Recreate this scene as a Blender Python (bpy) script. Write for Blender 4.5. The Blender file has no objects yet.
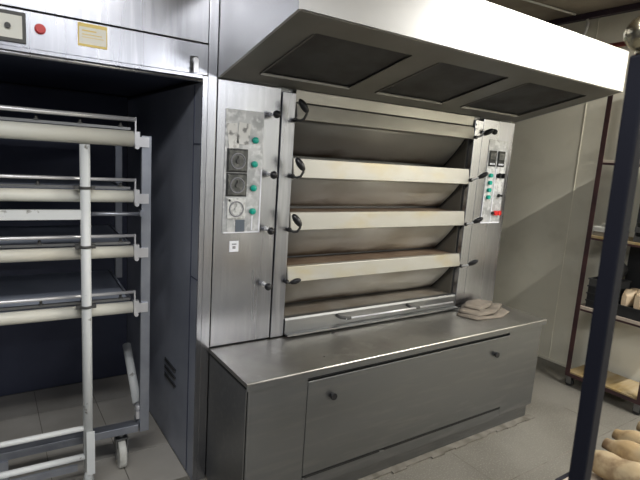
import bpy, bmesh, math, random
from mathutils import Vector, Matrix
random.seed(7)
S = bpy.context.scene
COL = S.collection
PI = math.pi

# ------------------------------------------------------------------ materials
def mat(name, col, rough=.5, metal=0., noise=None, bump=None, spec=.5, stretch=(1, 1, 1), rvar=None, emit=None, aniso=0):
    m = bpy.data.materials.new(name); m.use_nodes = True
    nt = m.node_tree; N = nt.nodes; L = nt.links
    b = N['Principled BSDF']
    b.inputs['Base Color'].default_value = (*col, 1); b.inputs['Roughness'].default_value = rough
    b.inputs['Metallic'].default_value = metal; b.inputs['Specular IOR Level'].default_value = spec
    if emit:
        b.inputs['Emission Color'].default_value = (*emit[0], 1); b.inputs['Emission Strength'].default_value = emit[1]
    tc = None
    if noise or bump or rvar:
        tc = N.new('ShaderNodeTexCoord'); mp = N.new('ShaderNodeMapping')
        mp.inputs['Scale'].default_value = stretch; L.new(tc.outputs['Object'], mp.inputs['Vector'])
    if noise:   # list of (colour, scale, lo, hi)
        prev = None
        for i, (c2, sc, lo, hi) in enumerate(noise):
            t = N.new('ShaderNodeTexNoise'); t.inputs['Scale'].default_value = sc; t.inputs['Detail'].default_value = 5
            L.new(mp.outputs[0], t.inputs['Vector'])
            r = N.new('ShaderNodeMapRange'); r.inputs['From Min'].default_value = lo; r.inputs['From Max'].default_value = hi
            L.new(t.outputs['Fac'], r.inputs['Value'])
            mx = N.new('ShaderNodeMix'); mx.data_type = 'RGBA'
            L.new(r.outputs[0], mx.inputs['Factor']); mx.inputs['B'].default_value = (*c2, 1)
            if prev: L.new(prev, mx.inputs['A'])
            else: mx.inputs['A'].default_value = (*col, 1)
            prev = mx.outputs['Result']
        L.new(prev, b.inputs['Base Color'])
    if rvar:    # (scale, lo rough, hi rough)
        t = N.new('ShaderNodeTexNoise'); t.inputs['Scale'].default_value = rvar[0]; t.inputs['Detail'].default_value = 4
        L.new(mp.outputs[0], t.inputs['Vector'])
        r = N.new('ShaderNodeMapRange'); r.inputs['From Min'].default_value = .3; r.inputs['From Max'].default_value = .7
        r.inputs['To Min'].default_value = rvar[1]; r.inputs['To Max'].default_value = rvar[2]
        L.new(t.outputs['Fac'], r.inputs['Value']); L.new(r.outputs[0], b.inputs['Roughness'])
    if bump:    # (scale, strength, distance)
        t = N.new('ShaderNodeTexNoise'); t.inputs['Scale'].default_value = bump[0]; t.inputs['Detail'].default_value = 3
        L.new(mp.outputs[0], t.inputs['Vector'])
        bp = N.new('ShaderNodeBump'); bp.inputs['Strength'].default_value = bump[1]; bp.inputs['Distance'].default_value = bump[2]
        L.new(t.outputs['Fac'], bp.inputs['Height']); L.new(bp.outputs[0], b.inputs['Normal'])
    return m

def stained(m):
    """baked-on brown crust along the lower lip of a flap (a stain of its own, ragged edge)"""
    nt = m.node_tree; N = nt.nodes; L = nt.links; b = N['Principled BSDF']
    src = b.inputs['Base Color'].links[0].from_socket
    tc = N.new('ShaderNodeTexCoord'); sp = N.new('ShaderNodeSeparateXYZ'); L.new(tc.outputs['Generated'], sp.inputs[0])
    mp = N.new('ShaderNodeMapping'); mp.inputs['Scale'].default_value = (1, 1, 3); L.new(tc.outputs['Object'], mp.inputs[0])
    t = N.new('ShaderNodeTexNoise'); t.inputs['Scale'].default_value = 3.5; t.inputs['Detail'].default_value = 6; L.new(mp.outputs[0], t.inputs['Vector'])
    a = N.new('ShaderNodeMath'); a.operation = 'MULTIPLY_ADD'; a.inputs[1].default_value = -.75; L.new(t.outputs['Fac'], a.inputs[0]); L.new(sp.outputs['Z'], a.inputs[2])
    r = N.new('ShaderNodeMapRange'); r.inputs['From Min'].default_value = -.42; r.inputs['From Max'].default_value = -.18; r.inputs['To Min'].default_value = .85; r.inputs['To Max'].default_value = 0
    L.new(a.outputs[0], r.inputs['Value'])
    mx = N.new('ShaderNodeMix'); mx.data_type = 'RGBA'; L.new(r.outputs[0], mx.inputs['Factor']); L.new(src, mx.inputs['A']); mx.inputs['B'].default_value = (.09, .055, .03, 1)
    L.new(mx.outputs['Result'], b.inputs['Base Color']); return m

M = {}
M['steel'] = mat('brushed_steel', (.48, .49, .53), .34, 1., noise=[((.34, .35, .39), 3.5, .42, .66), ((.56, .57, .61), 38, .5, .8)], rvar=(4, .20, .31), bump=(80, .07, .002), stretch=(1, 1, .07))
M['steel_dull'] = mat('dull_steel', (.26, .265, .27), .38, .95, noise=[((.20, .205, .21), 1.8, .40, .70), ((.30, .30, .30), 30, .5, .8)], rvar=(3, .32, .46), bump=(60, .1, .002), stretch=(.12, 1, 1))
M['steel_top'] = mat('worn_worktop_steel', (.38, .37, .345), .34, .9, noise=[((.29, .28, .26), 4, .42, .7), ((.46, .45, .43), 9, .6, .75)], rvar=(5, .26, .46), bump=(30, .08, .002))
M['hood'] = mat('hood_steel', (.56, .565, .57), .36, .96, noise=[((.52, .525, .53), 2, .4, .7)], rvar=(3, .31, .38), stretch=(.3, .3, 1))
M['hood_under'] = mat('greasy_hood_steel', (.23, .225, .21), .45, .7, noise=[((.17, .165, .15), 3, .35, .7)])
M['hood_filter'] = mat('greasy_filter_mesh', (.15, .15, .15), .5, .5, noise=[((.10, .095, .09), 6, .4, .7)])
M['bar'] = mat('stained_enamel_bar', (.43, .42, .38), .40, .4, noise=[((.43, .37, .23), 2.6, .52, .74), ((.47, .465, .435), 5, .55, .8)], rvar=(5, .32, .48), stretch=(1, 1, 2))
M['bar_top'] = mat('plain_steel_bar', (.40, .39, .36), .40, .75, noise=[((.32, .31, .28), 3, .4, .7)], stretch=(.6, 1, 1))
M['flap'] = stained(mat('sooty_steel_flap', (.36, .35, .32), .42, .5, noise=[((.26, .25, .22), 2.2, .45, .75)], stretch=(.7, 1, 1), rvar=(4, .35, .5)))
M['flap_low'] = stained(mat('browned_steel_flap', (.66, .64, .59), .40, .4, noise=[((.45, .40, .31), 2.4, .45, .7)], stretch=(.7, 1, 1), rvar=(4, .34, .5)))
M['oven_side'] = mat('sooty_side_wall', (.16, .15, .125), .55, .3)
M['stone'] = mat('baked_deck_stone', (.17, .12, .08), .75, 0, noise=[((.10, .06, .035), 6, .4, .7)])
M['stone_low'] = mat('grey_deck_stone', (.22, .20, .17), .6, .2, noise=[((.15, .12, .09), 6, .4, .7)])
M['dark'] = mat('dark_gap', (.012, .012, .012), .8)
M['plastic'] = mat('black_plastic', (.012, .012, .014), .32)
M['chrome'] = mat('chrome', (.72, .72, .74), .28, .6)
M['plate'] = mat('worn_control_plate', (.50, .51, .52), .42, .35, noise=[((.36, .37, .38), 14, .45, .6), ((.62, .63, .64), 30, .5, .62)])
M['plate_dark'] = mat('dull_blue_label', (.10, .12, .15), .4)
M['glass_dark'] = mat('grimy_dial_glass', (.06, .063, .06), .25, 0, noise=[((.14, .14, .13), 40, .45, .65)])
M['dial_white'] = mat('dial_white', (.62, .63, .62), .35, 0, noise=[((.42, .42, .41), 50, .5, .62)])
M['paper'] = mat('soiled_paper', (.68, .68, .66), .7, 0, noise=[((.22, .22, .22), 35, .52, .66)])
M['sticker'] = mat('white_sticker', (.78, .79, .84), .6)
M['ink'] = mat('grey_print', (.22, .22, .24), .7)
M['green'] = mat('green_button', (.0, .33, .25), .3)
M['red'] = mat('red_button', (.62, .03, .03), .3)
M['yellow'] = mat('yellow_sticker', (.85, .66, .22), .6)
M['cream_st'] = mat('cream_sticker', (.85, .83, .74), .6)
M['screen'] = mat('black_display', (.02, .022, .022), .2)
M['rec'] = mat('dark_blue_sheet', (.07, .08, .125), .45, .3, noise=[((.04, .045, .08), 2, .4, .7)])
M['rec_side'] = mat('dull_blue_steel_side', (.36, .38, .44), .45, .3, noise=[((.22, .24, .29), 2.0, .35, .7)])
M['white_paint'] = mat('chipped_white_paint', (.66, .68, .68), .4, 0, noise=[((.20, .19, .17), 14, .66, .70)])
M['roller'] = mat('cream_roller', (.66, .66, .60), .42, 0, noise=[((.56, .53, .45), 5, .45, .7)], stretch=(.3, 1, 1))
M['alu'] = mat('aluminium', (.38, .40, .45), .34, .75, noise=[((.28, .30, .35), 6, .4, .7)])
M['canvas'] = mat('grey_canvas', (.34, .37, .44), .7, 0, noise=[((.24, .265, .32), 3, .4, .7)])
M['rubber'] = mat('white_caster_rubber', (.62, .62, .58), .6, 0, noise=[((.42, .41, .37), 12, .45, .65)])
M['floor'] = mat('speckled_floor', (.185, .175, .15), .5, 0, noise=[((.135, .125, .105), 1.8, .4, .65), ((.25, .24, .215), 110, .52, .7), ((.17, .16, .14), 90, .55, .75)], rvar=(3, .42, .6))
M['tile'] = mat('grey_tile', (.42, .40, .365), .5, 0, noise=[((.33, .31, .275), 3, .4, .7)])
M['wall'] = mat('cream_wall', (.87, .84, .70), .62, 0, noise=[((.82, .79, .66), 1.3, .35, .7), ((.74, .71, .58), 5, .55, .85)])
M['wall_n'] = mat('grey_wall', (.10, .105, .125), .7)
M['ceil'] = mat('dingy_ceiling', (.33, .29, .23), .7, 0, noise=[((.22, .185, .15), 3, .4, .65)])
M['rust'] = mat('brown_red_angle_iron', (.075, .035, .035), .5, .2, noise=[((.04, .022, .025), 9, .4, .7)])
M['pipe'] = mat('red_pipe', (.42, .09, .08), .5)
M['beam'] = mat('dark_purple_trim', (.05, .035, .05), .5)
M['wood'] = mat('plywood_shelf', (.34, .24, .10), .6, 0, noise=[((.42, .34, .22), 3, .4, .7)], stretch=(1, 6, 1))
M['wood_pale'] = mat('pale_worn_shelf', (.55, .47, .38), .6, 0, noise=[((.40, .33, .27), 6, .4, .7)])
M['white_plastic'] = mat('white_plastic', (.72, .72, .66), .45)
M['card'] = mat('grey_brown_card', (.24, .21, .16), .8)
M['blackbox'] = mat('black_crate_plastic', (.02, .021, .022), .5)
M['greybox'] = mat('dark_grey_tray', (.06, .06, .058), .5)
M['bread'] = mat('bread_crust', (.36, .25, .12), .8, 0, noise=[((.42, .33, .20), 9, .4, .65), ((.19, .12, .06), 16, .5, .66)], bump=(25, .3, .01))
M['bread_p'] = mat('pale_bread_crust', (.58, .43, .27), .7, 0, noise=[((.62, .51, .36), 8, .4, .65)], bump=(25, .25, .01))
M['brass'] = mat('tarnished_brass', (.62, .56, .40), .2, 1, noise=[((.30, .26, .17), 9, .5, .6)])
M['black_paint'] = mat('black_post_paint', (.006, .007, .014), .6, spec=.25)
M['cloth'] = mat('beige_cloth', (.21, .18, .145), .9, 0, noise=[((.15, .13, .105), 12, .4, .7)], bump=(60, .4, .003))
M['tube'] = mat('lit_tube', (.9, .9, .9), .5, emit=((1, .98, .95), 6))
M['white_metal'] = mat('white_enamel', (.75, .75, .73), .5)
M['drain'] = mat('stained_mortar', (.19, .175, .15), .8, 0, noise=[((.11, .10, .08), 12, .4, .65)])

# ------------------------------------------------------------------ mesh helpers
class B:
    def __init__(s): s.bm = bmesh.new()
    def box(s, x0, x1, y0, y1, z0, z1, rot=None):
        r = bmesh.ops.create_cube(s.bm, size=1)
        sc = Matrix.Diagonal((x1-x0, y1-y0, z1-z0, 1))
        c = Matrix.Translation(((x0+x1)/2, (y0+y1)/2, (z0+z1)/2))
        m = c @ (rot.to_4x4() if rot else Matrix.Identity(4)) @ sc
        bmesh.ops.transform(s.bm, matrix=m, verts=r['verts']); return s
    def cyl(s, a, b, r, r2=None, n=16, cap=True):
        a, b = Vector(a), Vector(b); d = b-a
        q = bmesh.ops.create_cone(s.bm, cap_ends=cap, segments=n, radius1=r, radius2=r if r2 is None else r2, depth=d.length)
        m = Matrix.Translation((a+b)/2) @ d.to_track_quat('Z', 'Y').to_matrix().to_4x4()
        bmesh.ops.transform(s.bm, matrix=m, verts=q['verts'])
        for v in q['verts']:
            for f in v.link_faces:
                if len(f.verts) == 4: f.smooth = True
        return s
    def ball(s, c, r, sc=(1, 1, 1), rot=None, n=16):
        q = bmesh.ops.create_uvsphere(s.bm, u_segments=n, v_segments=n//2+2, radius=r)
        m = Matrix.Translation(c) @ (rot.to_4x4() if rot else Matrix.Identity(4)) @ Matrix.Diagonal((*sc, 1))
        bmesh.ops.transform(s.bm, matrix=m, verts=q['verts'])
        for v in q['verts']:
            for f in v.link_faces: f.smooth = True
        return s
    def tube(s, pts, r, n=10):
        pts = [Vector(p) for p in pts]; rings = []
        up = Vector((.13, .31, .94))
        for i, p in enumerate(pts):
            t = (pts[min(i+1, len(pts)-1)]-pts[max(i-1, 0)]).normalized()
            u = t.cross(up).normalized(); w = t.cross(u)
            rings.append([s.bm.verts.new(p+r*(math.cos(2*PI*k/n)*u+math.sin(2*PI*k/n)*w)) for k in range(n)])
        for A, C in zip(rings, rings[1:]):
            for k in range(n):
                f = s.bm.faces.new((A[k], A[(k+1) % n], C[(k+1) % n], C[k])); f.smooth = True
        s.bm.faces.new(rings[0]); s.bm.faces.new(rings[-1]); return s
    def prism_x(s, prof, x0, x1, smooth=False):      # profile in (y,z) swept along x
        a = [s.bm.verts.new((x0, y, z)) for y, z in prof]; b = [s.bm.verts.new((x1, y, z)) for y, z in prof]
        n = len(prof)
        for k in range(n):
            f = s.bm.faces.new((a[k], a[(k+1) % n], b[(k+1) % n], b[k])); f.smooth = smooth
        s.bm.faces.new(a); s.bm.faces.new(b); return s
    def prism_z(s, prof, z0, z1):
        a = [s.bm.verts.new((x, y, z0)) for x, y in prof]; b = [s.bm.verts.new((x, y, z1)) for x, y in prof]
        n = len(prof)
        for k in range(n): s.bm.faces.new((a[k], a[(k+1) % n], b[(k+1) % n], b[k]))
        s.bm.faces.new(a); s.bm.faces.new(b); return s
    def torus(s, c, R, r, axis='Z', n=20):
        pts = []
        for k in range(n+1):
            t = 2*PI*k/n; u, v = R*math.cos(t), R*math.sin(t)
            pts.append(Vector(c)+Vector({'Z': (u, v, 0), 'Y': (u, 0, v), 'X': (0, u, v)}[axis]))
        return s.tube(pts, r, 8)

def world_m(o):
    m = Matrix.Identity(4)
    while o is not None:
        m = Matrix.LocRotScale(o.location, o.rotation_euler, o.scale) @ m; o = o.parent
    return m

def obj(name, b, material, parent=None, bevel=0, local=False, seg=2):
    bm = b.bm
    bmesh.ops.recalc_face_normals(bm, faces=bm.faces)
    if parent is not None and not local:
        bmesh.ops.transform(bm, matrix=world_m(parent).inverted(), verts=bm.verts)
    me = bpy.data.meshes.new(name); bm.to_mesh(me); bm.free()
    me.materials.append(M[material])
    o = bpy.data.objects.new(name, me); COL.objects.link(o); o.parent = parent
    if bevel:
        md = o.modifiers.new('bevel', 'BEVEL'); md.width = bevel; md.segments = seg; md.limit_method = 'ANGLE'
        md.harden_normals = False
    return o

def thing(name, label, cat, loc=(0, 0, 0), rz=0, group=None):
    o = bpy.data.objects.new(name, None); COL.objects.link(o); o.location = loc; o.rotation_euler = (0, 0, rz)
    o.empty_display_size = .1
    return tag(o, label, cat, group)
def tag(o, label, cat, group=None):
    o['label'] = label; o['category'] = cat
    if group: o['group'] = group
    return o
def struct(name, b, m, parent=None):
    o = obj(name, b, m, parent); o['kind'] = 'structure'; return o
def copy_tree(o, parent=None):
    c = o.copy(); COL.objects.link(c)
    if parent: c.parent = parent
    for ch in list(o.children): copy_tree(ch, c)
    return c

W = 2.2; CEIL = 2.985; RX = 3.3
# ------------------------------------------------------------------ room
struct('floor', B().box(-3.2, RX, -8.6, 2.3, -.1, 0), 'floor')
struct('ceiling', B().box(-3.2, RX, -8.6, 2.3, CEIL, CEIL+.1), 'ceil')
struct('wall_right', B().box(RX, RX+.1, -8.6, 2.3, -.1, CEIL+.1), 'wall')
struct('wall_back', B().box(-3.2, RX, 2.3, 2.4, -.1, CEIL+.1), 'wall_n')
struct('wall_left', B().box(-3.3, -3.2, -8.6, 2.3, -.1, CEIL+.1), 'wall_n')
struct('wall_front', B().box(-3.2, RX, -8.7, -8.6, -.1, CEIL+.1), 'wall_n')
struct('trim_1', B().box(RX-.05, RX-.001, -8.55, 2.28, CEIL-.045, CEIL-.002), 'beam')
struct('trim_2', B().box(RX-.005, RX-.0005, .129, .135, .024, CEIL-.05), 'wall')
struct('baseboard_right', B().box(RX-.012, RX-.001, -8.55, 2.28, .001, .022), 'wall')
tag(obj('wall_pipe', B().cyl((RX-.03, -1.6, 2.70), (RX-.03, .10, 2.70), .018), 'pipe'), 'red pipe running high along the cream side wall', 'pipe')
c = B().tube([(RX-.05, .20, CEIL-.055), (RX-.05, .19, 2.90), (RX-.05, .20, 2.84), (RX-.05, .235, 2.77), (RX-.05, .26, 2.70)], .012)
tag(obj('hanging_cable', c, 'white_plastic'), 'short white cable hanging from the dark ceiling trim', 'cable')
c = B().tube([(RX-.10, .28, CEIL-.012), (3.0, .30, CEIL-.012), (2.5, .36, CEIL-.012)], .008)
tag(obj('ceiling_cable', c, 'white_plastic'), 'grey cable fixed across the brown ceiling', 'cable')

# ------------------------------------------------------------------ oven
ov = thing('deck_oven', 'stainless steel four deck bakery oven with sloped flaps and control towers', 'oven', (0, 0, 0))
obj('body', B().box(.43, 1.755, .24, 2.1, .72, 2.42).box(.002, .33, .03, 2.1, .001, 2.42).box(1.865, W, .03, 2.1, .001, 2.42)
    .box(.335, .428, .03, 2.1, .72, 2.42).box(1.765, 1.86, .03, 2.1, .72, 2.42).box(.002, W, 0, .03, 2.012, 2.42), 'steel_dull', ov)
lt = obj('left_tower', B().box(.002, .333, 0, .028, .715, 2.0), 'steel', ov, .003)
rt = obj('right_tower', B().box(1.868, W, 0, .028, .715, 2.0), 'steel', ov, .003)
obj('door_frame', B().box(.337, .415, -.006, .026, .715, 1.985), 'steel', ov, .003)
obj('door_frame', B().box(1.772, 1.800, -.012, .026, .715, 1.985).box(1.800, 1.864, -.003, .026, .715, 1.985), 'steel', ov, .003)
obj('header_panel', B().box(.418, 1.77, .002, .02, 1.945, 2.005), 'bar_top', ov, .002)
# dark reveals at the sides of the opening
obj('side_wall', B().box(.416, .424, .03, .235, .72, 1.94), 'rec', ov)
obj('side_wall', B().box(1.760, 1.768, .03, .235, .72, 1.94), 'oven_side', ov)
bars = [(1.858, 1.938, 'bar_top'), (1.565, 1.665, 'bar'), (1.29, 1.385, 'bar'), (1.01, 1.095, 'bar')]
bottoms = [1.665, 1.385, 1.095, .812]
for i, (z0, z1, mm) in enumerate(bars):
    lean = .018
    d = obj('door_bar', B().prism_x([(-.004, z1), (-lean, z0+.004), (-lean+.006, z0), (.006, z0+.004), (.012, z1-.004), (.03, z1-.004), (.03, z1)], .419, 1.768), mm, ov, .002)
    d['label'] = ['plain grey steel top bar', 'clean cream bar, second from top', 'cream bar with slight yellow stain', 'cream bar with brown baked stains'][i]
    # curved flap leaning into the chamber
    zb = bottoms[i]
    n = 10; front = []; back = []
    for k in range(n+1):
        t = k/n
        y = .022+.165*t - .009*math.sin(PI*t)
        z = (z0+.002) + (zb+.012-z0)*t
        front.append((y, z)); back.append((y+.008, z+.002))
    fb = B().prism_x(front+back[::-1], .426, 1.725, True)
    fl = obj('flap', fb, 'flap' if i == 0 else 'flap_low' if i > 1 else 'flap_low', ov)
    obj('flap_arm', B().prism_x([(.018, z0-.005), (.034, z0-.005), (.205, zb+.015), (.185, zb+.012)], 1.729, 1.742), 'dark', ov)
    # deck stone
    obj('deck_stone', B().box(.425, 1.759, .032, .232, zb-.03, zb-.006), 'stone_low' if i == 3 else 'stone', ov)
# bottom ledge with rail
led = obj('ledge', B().prism_x([(-.012, .722), (-.012, .80), (-.006, .812), (.03, .812), (.03, .722)], .419, 1.768), 'steel_dull', ov, .002)
obj('ledge_lip', B().box(.419, 1.768, -.05, -.014, .722, .730), 'steel_dull', ov)
rail = obj('ledge_rail', B().tube([(.80, -.05, .775), (1.70, -.05, .775)], .006), 'chrome', ov)
for x in (.80, 1.35):
    obj('rail_bracket', B().tube([(x-.04, -.008, .79), (x-.03, -.035, .782), (x+.015, -.05, .775), (x+.035, -.05, .775)], .0095), 'greybox', rail)
# knobs on towers
def knob(x, z):
    k = obj('knob', B().cyl((x, -.038, z), (x, -.044, z), .008).ball((x, -.056, z), .0195), 'plastic', ov)
    obj('knob_stem', B().cyl((x, -.001, z), (x, -.008, z), .014).cyl((x, -.008, z), (x, -.0375, z), .0085), 'chrome', k)
for z in (1.868, 1.578, 1.30, 1.013): knob(.283, z)
knob(1.915, 1.918)
# lever handles beside each deck
def lever(x, z, s, low=False):
    # s=-1 left edge, +1 right edge
    if low: pts = [(x, -.014, z), (x, -.035, z), (x+.006, -.045, z-.004), (x+.012, -.05, z)]; a, e = Vector((x+.004, -.052, z-.002)), Vector((x+.052, -.085, z+.022))
    elif s < 0: pts = [(x, -.014, z), (x, -.07, z-.004), (x, -.105, z+.004), (x, -.128, z+.028), (x-.003, -.130, z+.045)]; a, e = Vector((x+.004, -.131, z+.032)), Vector((x-.036, -.110, z+.094))
    else: pts = [(x-.015, -.014, z), (x-.013, -.035, z+.003), (x-.008, -.06, z+.010), (x-.002, -.075, z+.02)]; a, e = Vector((x-.004, -.068, z+.016)), Vector((x+.038, -.115, z+.056))
    h = obj('lever_handle', B().tube(pts, .0062), 'chrome' if s > 0 else 'greybox', ov)
    obj('collar', B().cyl((pts[0][0], -.013, z), (pts[0][0], -.030, z), .012), 'plastic', h)
    q = (e-a).to_track_quat('Z', 'Y').to_matrix()
    L_ = (e-a).length/2
    obj('grip', B().ball((a+e)/2, L_, (.46, .46, 1.0), q), 'plastic', h)
for z in (1.853, 1.575, 1.298): lever(.407, z, -1)
lever(.407, 1.022, -1, True)
lever(1.768+.022, 1.872, 1)
for z in (1.600, 1.305, 1.018): lever(1.790, z-.005, 1)
# left control plate
cp = obj('control_plate', B().box(.045, .243, -.003, -.0005, 1.287, 1.874), 'plate', lt)
def lp(name, b, m, bevel=0): return obj(name, b, m, lt, bevel)
def slant(cx, cz, w, h, a, y0, y1):
    return B().box(cx-w/2, cx+w/2, y0, y1, cz-h/2, cz+h/2, Matrix.Rotation(a, 3, 'Y'))
lp('paper_tag', slant(.083, 1.752, .052, .115, -.12, -.0065, -.0035), 'paper')
lp('paper_tag', slant(.138, 1.765, .062, .10, .10, -.0065, -.0035), 'paper')
for k, z in enumerate((1.637, 1.522, 1.408)):
    fr = obj('dial', B().box(.062, .157, -.014, -.0035, z-.05, z+.05), 'dial_white' if k == 2 else 'glass_dark', lt, .004)
    fr['label'] = 'white timer dial' if k == 2 else 'dark grimy timer dial'
    bz = B().torus((.11, -.0155, z-.002), .036, .0028, 'Y', 28)
    for j in range(24):
        a = 2*PI*j/24; bz.box(.11+.030*math.cos(a)-.001, .11+.030*math.cos(a)+.001, -.0158, -.0142, z-.004+.030*math.sin(a), z+.030*math.sin(a))
    obj('dial_ring', bz, 'ink', fr)
    obj('dial_pointer', B().cyl((.11, -.0145, z-.002), (.11, -.022, z-.002), .011).box(.107, .113, -.0225, -.0145, z-.004, z+.022), 'dial_white' if k == 2 else 'greybox', fr)
    obj('bezel', B().box(.056, .163, -.006, -.0036, z-.056, z-.0502).box(.056, .163, -.006, -.0036, z+.0502, z+.056)
        .box(.056, .0618, -.006, -.0036, z-.05, z+.05).box(.1572, .163, -.006, -.0036, z-.05, z+.05), 'plastic' if k < 2 else 'plate', fr)
    if k == 2: obj('dial_dot', B().cyl((.073, -.0142, z+.039), (.073, -.0152, z+.039), .006), 'plastic', fr)
for z in (1.738, 1.624, 1.508, 1.394):
    g = lp('green_button', B().cyl((.198, -.0035, z), (.198, -.018, z), .0155).ball((.198, -.018, z), .0135, (1, .4, 1)), 'green')
lp('blank_cover', B().box(.112, .160, -.006, -.0035, 1.292, 1.352), 'plate_dark')
lp('blank_cover', B().box(.066, .110, -.005, -.0035, 1.292, 1.352), 'plate')
lp('plate_edge', B().box(.236, .243, -.006, -.0032, 1.29, 1.60).box(.05, .243, -.006, -.0032, 1.287, 1.293).box(.196, .202, -.006, -.0032, 1.30, 1.372), 'sticker')
st = lp('white_label', B().box(.086, .134, -.0025, -.0008, 1.193, 1.247), 'sticker')
obj('label_print', B().box(.098, .122, -.0032, -.0026, 1.228, 1.234).box(.102, .118, -.0032, -.0026, 1.208, 1.222), 'ink', st)
# right control plate
rp = lambda name, b, m, bevel=0: obj(name, b, m, rt, bevel)
rp('control_plate', B().box(1.945, 2.150, -.003, -.0005, 1.300, 1.872), 'plate')
rp('white_field', B().box(1.951, 2.020, -.0045, -.0032, 1.45, 1.80).box(2.055, 2.13, -.0045, -.0032, 1.52, 1.69), 'dial_white')
rp('white_border', B().box(1.945, 2.150, -.006, -.0032, 1.300, 1.308).box(1.945, 1.950, -.006, -.0032, 1.31, 1.50).box(2.043, 2.050, -.006, -.0032, 1.31, 1.68), 'sticker')
for x in (1.990, 2.083):
    d = rp('display', B().box(x-.034, x+.037, -.012, -.005, 1.694, 1.800), 'screen', .003)
    q = B()
    for j in range(4): q.box(x-.026+j*.014, x-.018+j*.014, -.0132, -.0122, 1.704, 1.716)
    obj('display_marks', q, 'sticker', d)
    obj('display_window', B().box(x-.026, x+.030, -.0132, -.0122, 1.742, 1.785), 'glass_dark', d)
for z in (1.632, 1.582, 1.532, 1.483):
    rp('green_button', B().cyl((1.985, -.005, z), (1.985, -.024, z), .014), 'green')
for x in (2.068, 2.112): rp('black_switch', B().cyl((x, -.005, 1.632), (x, -.016, 1.632), .015).box(x-.005, x+.005, -.034, -.016, 1.615, 1.650), 'plastic')
rp('black_switch', B().cyl((2.105, -.005, 1.495), (2.105, -.014, 1.495), .012).box(2.09, 2.118, -.03, -.014, 1.488, 1.502), 'plastic')
for x in (2.085, 2.125): rp('red_button', B().cyl((x, -.003, 1.372), (x, -.022, 1.372), .017), 'red')
rp('black_button', B().cyl((2.055, -.003, 1.372), (2.055, -.018, 1.372), .011), 'plastic')
# frame screws
for z in (1.955, 1.925): obj('screw', B().cyl((1.785, -.013, z), (1.785, -.017, z), .006), 'chrome', ov)

# ------------------------------------------------------------------ base cabinet
D = .432; bc = thing('base_cabinet', 'long low stainless steel cabinet jutting out beneath the oven', 'cabinet', (1.1, -.2, 0))
obj('carcass', B().box(.012, 2.17, -D+.03, -.004, .10, .665), 'steel_dull', bc)
obj('end_panel', B().box(0.0, .010, -D+.008, -.004, .02, .675), 'steel_dull', bc)
obj('front_panel', B().box(.002, .3155, -D+.008, -D+.028, .09, .675), 'steel_dull', bc, .002)
obj('front_panel', B().box(1.826, 2.172, -D+.008, -D+.028, .105, .675), 'steel_dull', bc, .002)
obj('front_panel', B().box(.317, 1.824, -D+.008, -D+.028, .09, .155), 'steel_dull', bc, .002)
fd = obj('front_door', B().box(.3165, 1.8245, -D+.005, -D+.024, .166, .650), 'steel_dull', bc, .003)
for x, z in ((.455, .555), (1.69, .55)):
    obj('door_knob', B().cyl((x, -D+.003, z), (x, -D-.008, z), .012).cyl((x, -D-.008, z), (x, -D-.02, z), .017), 'plastic', fd)
obj('slot_gap', B().box(.317, 1.824, -D+.026, -D+.029, .652, .668), 'dark', bc)
obj('plinth', B().box(.004, 2.155, -D+.032, -.01, .001, .098), 'steel_dull', bc)
obj('slot_gap', B().box(.33, .80, -D+.0045, -D+.0065, .152, .164).box(.83, 1.815, -D+.0045, -D+.0065, .152, .164), 'dark', bc)
obj('worktop', B().prism_x([(-.003, .689), (-.003, .709), (-D, .709), (-D-.004, .705), (-D-.004, .700), (-D+.002, .700), (-D+.003, .689)], -.002, W), 'steel_top', bc, .001)
obj('worktop_edge', B().box(-.002, W, -D-.004, -D+.001, .673, .6995), 'steel_dull', bc)
obj('worktop_backing', B().box(.004, W-.02, -D+.01, -.004, .670, .688), 'dark', bc)
# mortar lip on the floor
mm = B(); xs = [.2+i*.1 for i in range(21)]
random.seed(3)
for a, b_ in zip(xs, xs[1:]):
    mm.box(a, b_, -D+.031-.030-random.random()*.022, -D+.031, .0005, .010)
tag(obj('mortar_strip', mm, 'drain'), 'rough stained mortar strip along the foot of the cabinet', 'mortar')

# towel
def heights(prof, z0, z1, seed, sub=18):
    random.seed(seed)
    b = B(); bm = b.bm
    cx = sum(p[0] for p in prof)/len(prof); cy = sum(p[1] for p in prof)/len(prof)
    # refine outline
    out = []
    n = len(prof)
    for i in range(n):
        a, c_ = prof[i], prof[(i+1) % n]
        for k in range(5): t = k/5; out.append((a[0]+(c_[0]-a[0])*t, a[1]+(c_[1]-a[1])*t))
    R_ = 7; ph = random.random()*6
    def h(x, y): return .006*math.sin(22*x+ph)+.005*math.sin(31*y+13*x+ph*2)
    rings = []
    for r in range(R_+1):
        f = 1-r/R_*.96
        ed = 1 if r > 0 else 0
        zt = z1 - (.006 if r == 0 else 0)
        rings.append([bm.verts.new((cx+(x-cx)*f, cy+(y-cy)*f, zt+h(x*f, y*f)*(.4+.6*min(1, r/3)))) for x, y in out])
    bot = [bm.verts.new((cx+(x-cx)*1.0, cy+(y-cy)*1.0, z0)) for x, y in out]
    m_ = len(out)
    allr = [bot]+rings
    for A, C in zip(allr, allr[1:]):
        for k in range(m_):
            f = bm.faces.new((A[k], A[(k+1) % m_], C[(k+1) % m_], C[k])); f.smooth = True
    bm.faces.new(rings[-1]); bm.faces.new(bot)
    return b
tw = thing('folded_cloth', 'beige cloth folded and dropped on the worktop before right tower', 'cloth', (1.85, -.14, .71))
obj('lower_fold', heights([(1.655, -.13), (1.70, -.262), (1.93, -.285), (2.07, -.235), (2.11, -.15), (2.04, -.06), (1.80, -.035)], .7105, .724, 1), 'cloth', tw)
obj('middle_fold', heights([(1.68, -.125), (1.735, -.245), (1.90, -.245), (2.0, -.20), (2.13, -.13), (2.02, -.04), (1.82, -.03)], .7265, .744, 5), 'cloth', tw)
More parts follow.
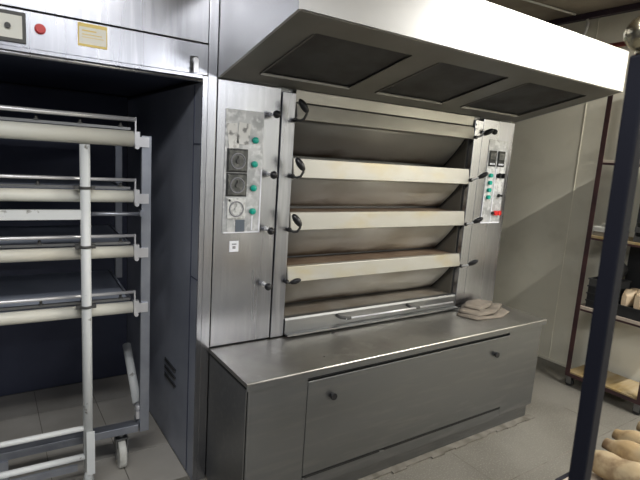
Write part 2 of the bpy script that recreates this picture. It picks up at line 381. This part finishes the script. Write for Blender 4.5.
obj('upper_fold', heights([(1.76, -.10), (1.80, -.20), (1.94, -.17), (2.06, -.10), (1.98, -.035), (1.85, -.03)], .746, .762, 9), 'cloth', tw)

# ------------------------------------------------------------------ extractor hood
hd = thing('extractor_hood', 'wide stainless steel extractor hood with three dark filters above the oven', 'hood', (1.1, -.3, 2.4))
HD = .691
def uz(y): return 2.005-.2316*y*1.0 if y <= 0 else 2.005   # underside height
ob = B()
ob.box(.0, .012, -HD, -.003, 2.17, 2.39)
# left and right cheeks with sloped bottom
shell = B()
shell.prism_x([(-.003, uz(0)), (-HD, uz(-HD)), (-HD, 2.39), (-.003, 2.39)], 0.0, .012)
shell.prism_x([(-.003, uz(0)), (-HD, uz(-HD)), (-HD, 2.39), (-.003, 2.39)], W-.012, W)
shell.box(.012, W-.012, -HD, -HD+.012, uz(-HD)+.002, 2.39)
shell.box(.012, W-.012, -HD+.012, -.003, 2.378, 2.39)
obj('shell', shell, 'hood', hd)
# underside plate as a grid with three openings
xsg = [.012, .158, .655, .833, 1.325, 1.500, 2.060, W-.012]
ysg = [-.003, -.115, -.560, -HD+.012]
up = B()
for i in range(7):
    for j in range(3):
        if j == 1 and i in (1, 3, 5): continue
        x0, x1 = xsg[i], xsg[i+1]; y0, y1 = ysg[j], ysg[j+1]
        v = []
        for dz in (0.001, .006):
            v += [up.bm.verts.new((x, y, uz(y)+dz)) for x, y in ((x0, y0), (x1, y0), (x1, y1), (x0, y1))]
        for f in ((0, 1, 2, 3), (7, 6, 5, 4), (0, 4, 5, 1), (1, 5, 6, 2), (2, 6, 7, 3), (3, 7, 4, 0)):
            up.bm.faces.new([v[k] for k in f])
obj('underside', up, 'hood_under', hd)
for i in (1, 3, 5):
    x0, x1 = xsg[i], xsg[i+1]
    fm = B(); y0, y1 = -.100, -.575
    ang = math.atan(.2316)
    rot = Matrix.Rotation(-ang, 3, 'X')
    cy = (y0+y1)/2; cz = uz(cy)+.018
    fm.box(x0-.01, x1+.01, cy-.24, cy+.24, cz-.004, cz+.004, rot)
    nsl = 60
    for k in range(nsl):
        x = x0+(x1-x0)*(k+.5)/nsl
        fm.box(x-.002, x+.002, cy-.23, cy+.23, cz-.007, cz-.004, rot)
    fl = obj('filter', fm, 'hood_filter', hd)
    rm = B()
    rm.box(x0-.004, x1+.004, -.119, -.114, uz(-.116)-.005, uz(-.116)+.0005)
    rm.box(x0-.008, x0-.002, -.56, -.114, uz((-.56-.114)/2)-.004, uz((-.56-.114)/2)+.001, rot)
    obj('filter_rim', rm, 'hood_under', fl)

# ------------------------------------------------------------------ steel column + loader bay
tag(obj('steel_column', B().box(-.045, -.002, 0, .10, .001, CEIL-.003), 'steel', None, .002), 'narrow steel column between the loader bay and oven', 'column')
lb = thing('loader_bay', 'tall steel bay with dark recess housing the loader trolley', 'cabinet', (-1.0, .6, 0))
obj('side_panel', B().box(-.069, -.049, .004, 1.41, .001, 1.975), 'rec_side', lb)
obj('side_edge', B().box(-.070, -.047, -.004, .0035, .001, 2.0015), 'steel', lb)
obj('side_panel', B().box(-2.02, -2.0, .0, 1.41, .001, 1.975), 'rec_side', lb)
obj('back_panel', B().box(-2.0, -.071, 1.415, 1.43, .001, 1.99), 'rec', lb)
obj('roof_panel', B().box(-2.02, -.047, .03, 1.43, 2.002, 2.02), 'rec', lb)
obj('lower_fascia', B().box(-2.02, -.048, -.004, .02, 2.004, 2.138), 'steel', lb, .003)
obj('upper_fascia', B().box(-2.02, -.048, 0.0, .02, 2.143, CEIL-.003), 'steel', lb, .002)
obj('door_rail', B().box(-2.02, -.075, -.012, .006, 1.990, 2.003).cyl((-2.02, -.006, 1.981), (-.075, -.006, 1.981), .009), 'steel', lb)
fp = obj('switch_panel', B().box(-1.0, -.750, -.012, -.0045, 2.018, 2.126), 'greybox', lb, .002)
obj('panel_face', B().box(-.985, -.762, -.014, -.0125, 2.032, 2.112), 'white_plastic', fp)
obj('panel_button', B().cyl((-.808, -.0145, 2.072), (-.808, -.024, 2.072), .010), 'plastic', fp)
obj('red_button', B().cyl((-.704, -.0045, 2.080), (-.704, -.008, 2.080), .019).cyl((-.704, -.008, 2.080), (-.704, -.02, 2.080), .0155), 'red', lb)
ys = obj('notice_sticker', B().box(-.576, -.470, -.0062, -.0045, 2.045, 2.131), 'yellow', lb)
obj('sticker_field', B().box(-.572, -.474, -.0072, -.0064, 2.054, 2.117), 'cream_st', ys)
obj('sticker_print', B().box(-.562, -.51, -.008, -.0074, 2.101, 2.106).box(-.562, -.49, -.008, -.0074, 2.088, 2.091).box(-.562, -.484, -.008, -.0074, 2.078, 2.080), 'yellow', ys)
la = obj('latch', B().box(-.130, -.098, -.012, -.0045, 2.022, 2.078), 'greybox', lb, .002)
obj('latch_arm', B().cyl((-.114, -.012, 2.058), (-.114, -.032, 2.058), .013).box(-.124, -.104, -.036, -.026, 2.008, 2.062), 'chrome', la)
# louvres in the bay side
lv = B()
for k in range(3):
    z = .38+k*.045
    lv.box(-.078, -.0705, .30, .48, z, z+.012)
    lv.box(-.074, -.0705, .29, .49, z+.014, z+.020)
obj('louvre', lv, 'steel_dull', lb)
obj('seam_strip', B().box(-.0725, -.0695, .095, .10, .01, 1.97), 'rec', lb)
obj('seam_strip', B().box(-.0725, -.0695, .005, .095, 1.70, 1.705).box(-.0725, -.0695, .005, .095, 1.06, 1.065), 'rec', lb)
# tiles on the bay floor
tl = B()
for ix in range(6):
    for iy in range(4):
        x = -1.99+ix*.33; y = .06+iy*.335
        if x+.325 < -.08+.2: tl.box(x, min(x+.326, -.075), y, y+.331, .0004, .004)
fj = B()
for x in (.15, 1.35, 2.55): fj.box(x, x+.004, -8.4, -.46, .0002, .0008)
for y in (-.80, -2.0, -3.2): fj.box(-3.1, 3.2, y, y+.004, .0002, .0009)
struct('trim_3', fj, 'drain')
o = struct('floor_tiles', tl, 'tile')

# ------------------------------------------------------------------ loader trolley
tr = thing('loader_trolley', 'wheeled deck loader trolley with cream rollers parked in the bay', 'trolley', (-.235, .25, 0), math.radians(-2.5))
TL = -1.25
def tp(name, b, m, parent=tr, bevel=0):
    return obj(name, b, m, parent, bevel, local=True)
TB = .70
tp('upright', B().box(-.034, .012, 0, .03, .20, 1.725), 'alu', bevel=.002)
tp('upright', B().box(TL, TL+.04, 0, .03, .20, 1.725), 'alu', bevel=.002)
tp('upright', B().box(-.04, 0, TB, TB+.03, .86, 1.725), 'alu', bevel=.002)
tp('upright', B().box(TL, TL+.04, TB, TB+.03, .86, 1.725), 'alu', bevel=.002)
tp('base_frame', B().box(TL+.042, -.042, -.002, .03, .205, .245)
   .box(-.04, -.002, .032, .12, .205, .245).box(TL+.002, TL+.04, .032, .12, .205, .245).box(TL+.042, -.042, .03, .12, .205, .210), 'alu', bevel=.002)
tp('brace', B().cyl((-.024, .42, .525), (-.024, .12, .30), .023), 'white_paint')
tp('brace_clip', B().box(-.05, -.012, .01, .06, .27, .31).cyl((-.05, .03, .325), (-.01, .03, .325), .016), 'chrome')
levels = [(1.706, .036), (1.437, .028), (1.172, .028), (.892, .028)]
for i, (z, r) in enumerate(levels):
    ro = tp('roller', B().cyl((TL+.07, -.022, z), (-.078, -.022, z), r, n=24), 'roller')
    ry = -.030
    rr = .0105 if i == 0 else .0075
    dz = .088 if i == 0 else .078
    tp('top_rail', B().cyl((TL+.06, ry, z+dz), (-.068, ry, z+dz), rr), 'chrome')
    tp('top_rail_end', B().box(-.072, -.066, ry-.007, ry+.007, z+.02, z+dz+rr), 'chrome')
    tp('belt', B().box(TL+.085, -.085, .012, TB-.01, z+.012, z+.022).box(TL+.085, -.085, .012, TB-.01, z-.016, z-.008), 'canvas')
    tp('belt_edge_rail', B().box(TL+.085, -.085, -.004, .010, z+r+.004, z+r+.016), 'steel_dull')
    sd = B().box(-.080, -.070, -.004, TB, z-.018, z+.026).box(TL+.07, TL+.08, -.004, TB, z-.018, z+.026)
    tp('side_rail', sd, 'alu')
    br = B().box(-.074, -.050, -.040, -.012, z-.028, z+.034).cyl((-.062, -.042, z-.036), (-.062, .0, z-.036), .010).box(-.05, -.002, -.014, -.003, z-.035, z+.012)
    tp('bracket', br, 'chrome')
    # pins on the edge rail
    for k in range(5): tp('rail_clip', B().cyl((-.13-k*.17, -.006, z+r+.017), (-.13-k*.17, -.006, z+r+.034), .006, n=8).box(-.14-k*.17, -.12-k*.17, -.012, .0, z+r+.0165, z+r+.021), 'greybox')
# rod and white gate
GX, GY = -.29, -.083
tp('cross_rod', B().cyl((GX+.022, -.045, 1.357), (-.045, -.045, 1.357), .0095).box(-.05, -.03, -.055, -.004, 1.345, 1.372), 'alu')
gt = tp('gate_frame', B().cyl((GX, GY, .11), (GX, GY, 1.668), .0215).cyl((TL-GX, GY, .11), (TL-GX, GY, 1.668), .0195)
        .box(TL-GX+.015, GX-.015, GY-.012, GY+.012, 1.338, 1.380)
        .cyl((TL-GX, GY, .333), (GX, GY, .333), .013).cyl((TL-GX, GY, .185), (GX, GY, .185), .015), 'white_paint')
tp('gate_bumper', B().box(TL-GX+.02, GX-.05, GY-.03, GY-.016, .135, .165), 'alu', gt)
tp('gate_foot', B().box(GX-.018, GX+.018, GY-.012, GY+.022, .19, .325).box(GX-.010, GX+.026, GY-.03, GY-.021, .10, .32)
   .cyl((GX, GY, .055), (GX, GY, .112), .026, .012), 'white_paint', gt)
for z, r in levels[1:]:
    tp('clip', B().torus((GX, GY, z+r+.014), .024, .006).box(GX-.044, GX-.022, GY-.010, GY+.02, z+r+.006, z+r+.022).box(GX+.022, GX+.040, GY-.010, GY+.02, z+r+.006, z+r+.022), 'greybox', gt)
def caster(x, y, swivel):
    cs = tp('caster', B().cyl((x, y, .170), (x, y, .203), .022).box(x-.030, x-.024, y-.03, y+.03, .06, .172).box(x+.024, x+.030, y-.03, y+.03, .06, .172)
            .box(x-.03, x+.03, y-.03, y+.03, .164, .171).cyl((x-.036, y, .078), (x+.036, y, .078), .009), 'steel_dull')
    tp('wheel', B().cyl((x-.019, y, .078), (x+.019, y, .078), .076, n=28).cyl((x-.022, y, .078), (x+.022, y, .078), .03), 'rubber', cs, .006)
caster(-.118, .05, 0); caster(TL+.13, .05, 0); 
tp('centre_leg', B().prism_x([(-.01, .204), (.05, .204), (.04, .02), (.0, .02)], -.66, -.62), 'alu')

# ------------------------------------------------------------------ shelf rack on the right wall
rk = thing('shelf_rack', 'brown angle iron rack with wooden shelves on casters by the cream wall', 'rack', (3.1, -.5, 0))
RY0, RY1 = -.230, -.80; RX0, RX1 = 2.925, 3.26
def post(x, y, sx, sy):
    obj('post', B().box(*sorted((x, x+sx*.036)), *sorted((y, y+sy*.005)), .085, 2.32).box(*sorted((x, x+sx*.005)), *sorted((y+sy*.005, y+sy*.036)), .085, 2.32), 'rust', rk)
post(RX0, RY0, 1, -1); post(RX1, RY0, -1, -1); post(RX0, RY1, 1, 1); post(RX1, RY1, -1, 1)
for z, m_, th in ((1.795, 'wood_pale', .018), (1.228, 'wood', .018), (.672, 'wood_pale', .024), (.125, 'wood', .014)):
    s_ = obj('shelf', B().box(RX0+.006, RX1-.006, RY1+.006, RY0-.006, z-th, z), m_, rk, .002)
    obj('shelf_bracket', B().box(RX0+.006, RX0+.03, RY1+.037, RY0-.037, z-th-.014, z-th-.001).box(RX1-.03, RX1-.006, RY1+.037, RY0-.037, z-th-.014, z-th-.001)
        .box(RX0+.037, RX1-.037, RY1+.006, RY1+.02, z-th-.014, z-th-.001).box(RX0+.037, RX1-.037, RY0-.02, RY0-.006, z-th-.014, z-th-.001), 'rust', s_)
obj('bottom_frame', B().box(RX0, RX0+.005, RY1+.036, RY0-.036, .085, .112).box(RX0+.037, RX1-.037, RY0-.005, RY0, .085, .112).box(RX0+.037, RX1-.037, RY1, RY1+.005, .085, .112)
    .box(RX1-.005, RX1, RY1+.036, RY0-.036, .085, .112), 'rust', rk)
for x in (RX0+.03, RX1-.03):
    for y in (RY0-.03, RY1+.03):
        k = obj('caster', B().box(x-.022, x-.018, y-.02, y+.02, .025, .084).box(x+.018, x+.022, y-.02, y+.02, .025, .084).box(x-.022, x+.022, y-.02, y+.02, .08, .0845), 'steel_dull', rk)
        obj('wheel', B().cyl((x-.014, y, .032), (x+.014, y, .032), .031), 'blackbox', k)

# things on the rack
def tray(x0, x1, y0, y1, z, h, m_, flare=.0, t=.006):
    b = B(); b.box(x0, x1, y0, y1, z, z+t)
    b.box(x0, x0+t, y0, y1, z+t, z+h).box(x1-t, x1, y0, y1, z+t, z+h).box(x0+t, x1-t, y0, y0+t, z+t, z+h).box(x0+t, x1-t, y1-t, y1, z+t, z+h)
    b.box(x0-.006, x1+.006, y0-.006, y0, z+h-.01, z+h).box(x0-.006, x1+.006, y1, y1+.006, z+h-.01, z+h).box(x0-.006, x0, y0, y1, z+h-.01, z+h).box(x1, x1+.006, y0, y1, z+h-.01, z+h)
    return b
tag(obj('cardboard_box', B().box(2.955, 3.20, -.40, -.262, 1.229, 1.262), 'card', None, .002), 'flat grey brown box beneath the white tray on middle shelf', 'box')
wt = tag(obj('white_tray', tray(2.950, 3.19, -.40, -.260, 1.2625, .036, 'white_plastic'), 'white_plastic'), 'shallow white plastic tray resting on the flat box', 'tray')
tag(obj('wire_loop', B().tube([(3.0, -.37, 1.3045), (3.0, -.36, 1.318), (3.0, -.34, 1.325), (3.0, -.31, 1.322), (3.0, -.295, 1.310), (3.0, -.30, 1.3045)], .004), 'white_plastic'), 'small pale wire loop lying on the white tray', 'wire')
for k in range(2):
    z = 1.2295+k*.068
    tag(obj('baking_tray', B().box(2.95, 3.22, -.765, -.56, z, z+.010).box(2.945, 2.951, -.77, -.555, z, z+.04).box(3.219, 3.225, -.77, -.555, z, z+.04).box(2.951, 3.219, -.77, -.764, z, z+.066).box(2.951, 3.219, -.561, -.555, z, z+.066), 'greybox'),
        ['dark grey baking tray lying directly on the middle shelf board', 'dark grey baking tray under the big black box'][k], 'tray', 'dark trays stacked on the middle shelf')
bb = tag(obj('storage_box', tray(2.95, 3.22, -.768, -.556, 1.3665, .33, 'blackbox', t=.008).box(2.945, 3.225, -.772, -.552, 1.697, 1.712), 'blackbox'), 'big black box standing on the dark trays of the rack', 'box')
for k in range(4):
    z = .673+k*.057
    t = tag(obj('plastic_tray', tray(2.95, 3.20, -.475, -.292, z, .055, 'blackbox'), 'greybox' if k in (3,) else 'blackbox'),
            ['black plastic tray lying lowest in the short stack on lower shelf', 'black plastic tray second from bottom of the short stack',
             'black plastic tray third up in the short stack on lower shelf', 'dark grey plastic tray topmost of the short stack'][k], 'tray', 'short stack of trays on the lower shelf')
sk = B(); q = bmesh.ops.create_uvsphere(sk.bm, u_segments=28, v_segments=18, radius=1)
for v in q['verts']:
    x, y, z = v.co
    w_ = 1+.05*math.sin(5*x+3*z)+.04*math.sin(7*y+4*z)
    v.co = (3.075+.115*x*w_, -.405+.078*y*w_*(1-.25*max(z, 0)), .9015+.085+.085*max(z, -.98)*w_*(1.0))
    if v.co.z < .9015: v.co.z = .9015
for f_ in sk.bm.faces: f_.smooth = True
tag(obj('bag', sk, 'blackbox'), 'rounded black bag slumped on top of the short tray stack', 'bag')
cr = tag(obj('bread_crate', tray(2.94, 3.22, -.785, -.505, .673, .085, 'blackbox').box(2.95, 3.21, -.775, -.515, .74, .745), 'blackbox'), 'black crate holding the pale loaves on the lower shelf', 'crate')
def loaf(x, y, z, L, w, h, m_):
    b = B(); n = 14
    rings = []
    for i in range(n+1):
        t = i/n; e = min(1, math.sin(PI*min(max(t, .02), .98))**.35)
        xx = x-L/2+L*t; ring = []
        for k in range(16):
            a = 2*PI*k/16; c_, s_ = math.cos(a), math.sin(a)
            yy = w/2*abs(c_)**.4*(1 if c_ > 0 else -1)*e
            zz = h*(.62+.38*e)*(.5+.5*abs(s_)**.7*(1 if s_ > 0 else -1))
            if s_ > 0: zz += .008*math.sin(t*17+x*9)
            ring.append(b.bm.verts.new((xx, y+yy, z+zz)))
        rings.append(ring)
    for A, C in zip(rings, rings[1:]):
        for k in range(16):
            f = b.bm.faces.new((A[k], A[(k+1) % 16], C[(k+1) % 16], C[k])); f.smooth = True
    b.bm.faces.new(rings[0]); b.bm.faces.new(rings[-1]); return b
for k, (y, zz, lab) in enumerate(((-.560, .746, 'pale tin loaf nearest the black post in the crate'), (-.646, .746, 'pale tin loaf in the middle of the black crate'), (-.733, .746, 'pale tin loaf at the picture edge in the crate'))):
    tag(obj('tin_loaf', loaf(3.07, y, zz,   .245, .087, .120+.020*k, 'bread_p'), 'bread_p'), lab, 'bread', 'pale loaves in the black crate')
tag(obj('dark_box', B().box(3.2265, 3.252, -.79, -.42, .673, 1.17), 'blackbox', None, .002), 'tall black board leaning behind the pale loaves', 'board')

# ------------------------------------------------------------------ foreground display stand
PX, PY_ = -.035, -1.823
def leanpost(x, y, h=.0145):
    b = B(); lean = .050
    lo = [b.bm.verts.new((x+lean+sx*h, y+sy*h, 0)) for sx, sy in ((-1, -1), (1, -1), (1, 1), (-1, 1))]
    hi = [b.bm.verts.new((x+sx*h, y+sy*h, 1.868)) for sx, sy in ((-1, -1), (1, -1), (1, 1), (-1, 1))]
    for k in range(4): b.bm.faces.new((lo[k], lo[(k+1) % 4], hi[(k+1) % 4], hi[k]))
    b.bm.faces.new(lo); b.bm.faces.new(hi); return b
ds = thing('display_stand', 'black display stand with brass ball finials in the near foreground', 'stand', (.6, -1.65, 0))
for (x, y) in ((PX, PY_), (1.55, PY_), (PX, -2.25), (1.55, -2.25)):
    p = obj('post', leanpost(x, y), 'black_paint', ds, .004)
    obj('finial', B().cyl((x, y, 1.8685), (x, y, 1.876), .012).ball((x-.003, y+.002, 1.900), .0275, n=28), 'brass', p)
for z in (.25, .73):
    sh = obj('shelf', B().box(PX+.60, 1.53, -2.26, -1.50, z-.012, z), 'wood_pale' if z > .5 else 'blackbox', ds, .002)
    obj('shelf_frame', B().box(PX+.60, 1.53, -1.499, -1.485, z-.03, z-.002).box(PX+.60, 1.53, -2.275, -2.261, z-.03, z-.002)
        .box(PX+.60, PX+.612, -2.26, -1.50, z-.03, z-.013).box(1.518, 1.53, -2.26, -1.50, z-.03, z-.013), 'black_paint', sh)
def baguette(x, ye, z, L, r, ang, seed):
    random.seed(seed)
    b = B(); n = 22; rings = []
    ux, uy = math.sin(ang), -math.cos(ang)
    for i in range(n+1):
        t = i/n; e = max(.12, math.sin(PI*min(max(t, .012), .988)))**.42
        e *= 1+.07*math.sin(t*26+seed)
        cx, cy = x+ux*L*t, ye+uy*L*t
        ring = []
        for k in range(16):
            a = 2*PI*k/16
            ring.append(b.bm.verts.new((cx+r*e*math.cos(a)*math.cos(ang), cy+r*e*math.cos(a)*math.sin(ang), z+r*.80+r*.80*e*math.sin(a)+(1-e)*r*-.3)))
        rings.append(ring)
    for A, C in zip(rings, rings[1:]):
        for k in range(16):
            f = b.bm.faces.new((A[k], A[(k+1) % 16], C[(k+1) % 16], C[k])); f.smooth = True
    b.bm.faces.new(rings[0]); b.bm.faces.new(rings[-1]); return b
lbs = ['golden bread loaf at the left end of the front shelf', 'golden bread loaf second from the left on the front shelf', 'golden bread loaf third from the left on front shelf',
       'golden bread loaf fourth from left on the front shelf', 'golden bread loaf fifth from left on the front shelf', 'golden bread loaf at the far end of the front shelf']
for k in range(6):
    x = .70+k*.122
    tag(obj('bread_loaf', baguette(x, -1.475-.025*(k % 2), .7385+(.012 if k % 2 else 0), .42, .058, .0, k+3), 'bread'), lbs[k], 'bread', 'loaves lying on the foreground shelf')

# ------------------------------------------------------------------ ceiling lamps of the room
def lamp(x, y, L, power, lab, warm):
    t = thing('ceiling_lamp', lab, 'lamp', (x, y, CEIL), 0, 'white fluorescent battens on the ceiling')
    obj('housing', B().box(x-L/2, x+L/2, y-.04, y+.04, CEIL-.045, CEIL-.002), 'white_metal', t, .004)
    obj('lamp_tube', B().cyl((x-L/2+.03, y, CEIL-.075), (x+L/2-.03, y, CEIL-.075), .013), 'tube', t)
    obj('lamp_holder', B().box(x-L/2+.005, x-L/2+.028, y-.015, y+.015, CEIL-.095, CEIL-.046).box(x+L/2-.028, x+L/2-.005, y-.015, y+.015, CEIL-.095, CEIL-.046), 'white_metal', t)
    ld = bpy.data.lights.new('tube_light', 'AREA'); ld.shape = 'RECTANGLE'; ld.size = L-.06; ld.size_y = .05; ld.energy = power; ld.color = warm
    lo = bpy.data.objects.new('tube_light', ld); COL.objects.link(lo); lo.parent = t; lo.location = (0, 0, -.094)
lamp(-.80, -2.10, 1.5, 26, 'white fluorescent batten on the ceiling, second row from the hood', (1, .985, .97))
lamp(-.80, -1.70, 1.5, 26, 'white fluorescent batten on the ceiling, nearest row to the hood', (1, .985, .97))
lamp(2.72, -1.83, 1.0, 112, 'short white fluorescent batten on the ceiling near the rack', (1, .97, .91))
lamp(1.6, -4.3, 1.2, 32, 'white fluorescent batten on the ceiling midway down the room, right', (1, .98, .97))
lamp(-.3, -4.3, 1.0, 25, 'white fluorescent batten on the ceiling midway down the room, left', (.93, .96, 1))
lamp(1.7, -6.6, 2.4, 210, 'white fluorescent batten on the ceiling at the far end of room', (.95, .97, 1))
lamp(-2.3, -1.9, 1.2, 24, 'white fluorescent batten on the ceiling before the loader bay', (.90, .95, 1))
w = bpy.data.worlds.new('world'); S.world = w; w.use_nodes = True
w.node_tree.nodes['Background'].inputs[0].default_value = (.8, .85, 1, 1); w.node_tree.nodes['Background'].inputs[1].default_value = .03

# ------------------------------------------------------------------ camera
r = Vector((0.83110367, -0.55229148, 0.06512156)); u = Vector((0.03709596, 0.1718971, 0.98441621)); f = Vector((0.55487889, 0.81573618, -0.16335209))
cd = bpy.data.cameras.new('camera'); cam = bpy.data.objects.new('camera', cd); COL.objects.link(cam)
m = Matrix((r, u, -f)).transposed().to_4x4(); m.translation = (-0.89728633, -2.22896289, 1.67867551)
cam.matrix_world = m
cd.sensor_width = 36; cd.sensor_fit = 'HORIZONTAL'; cd.lens = 498.79*36/640; cd.clip_start = .05
cd.dof.use_dof = True; cd.dof.focus_distance = 3.0; cd.dof.aperture_fstop = 7
S.camera = cam
S.view_settings.view_transform = 'Standard'; S.view_settings.look = 'None'; S.view_settings.gamma = 1
S.view_settings.use_curve_mapping = False; S.view_settings.exposure = -0.27
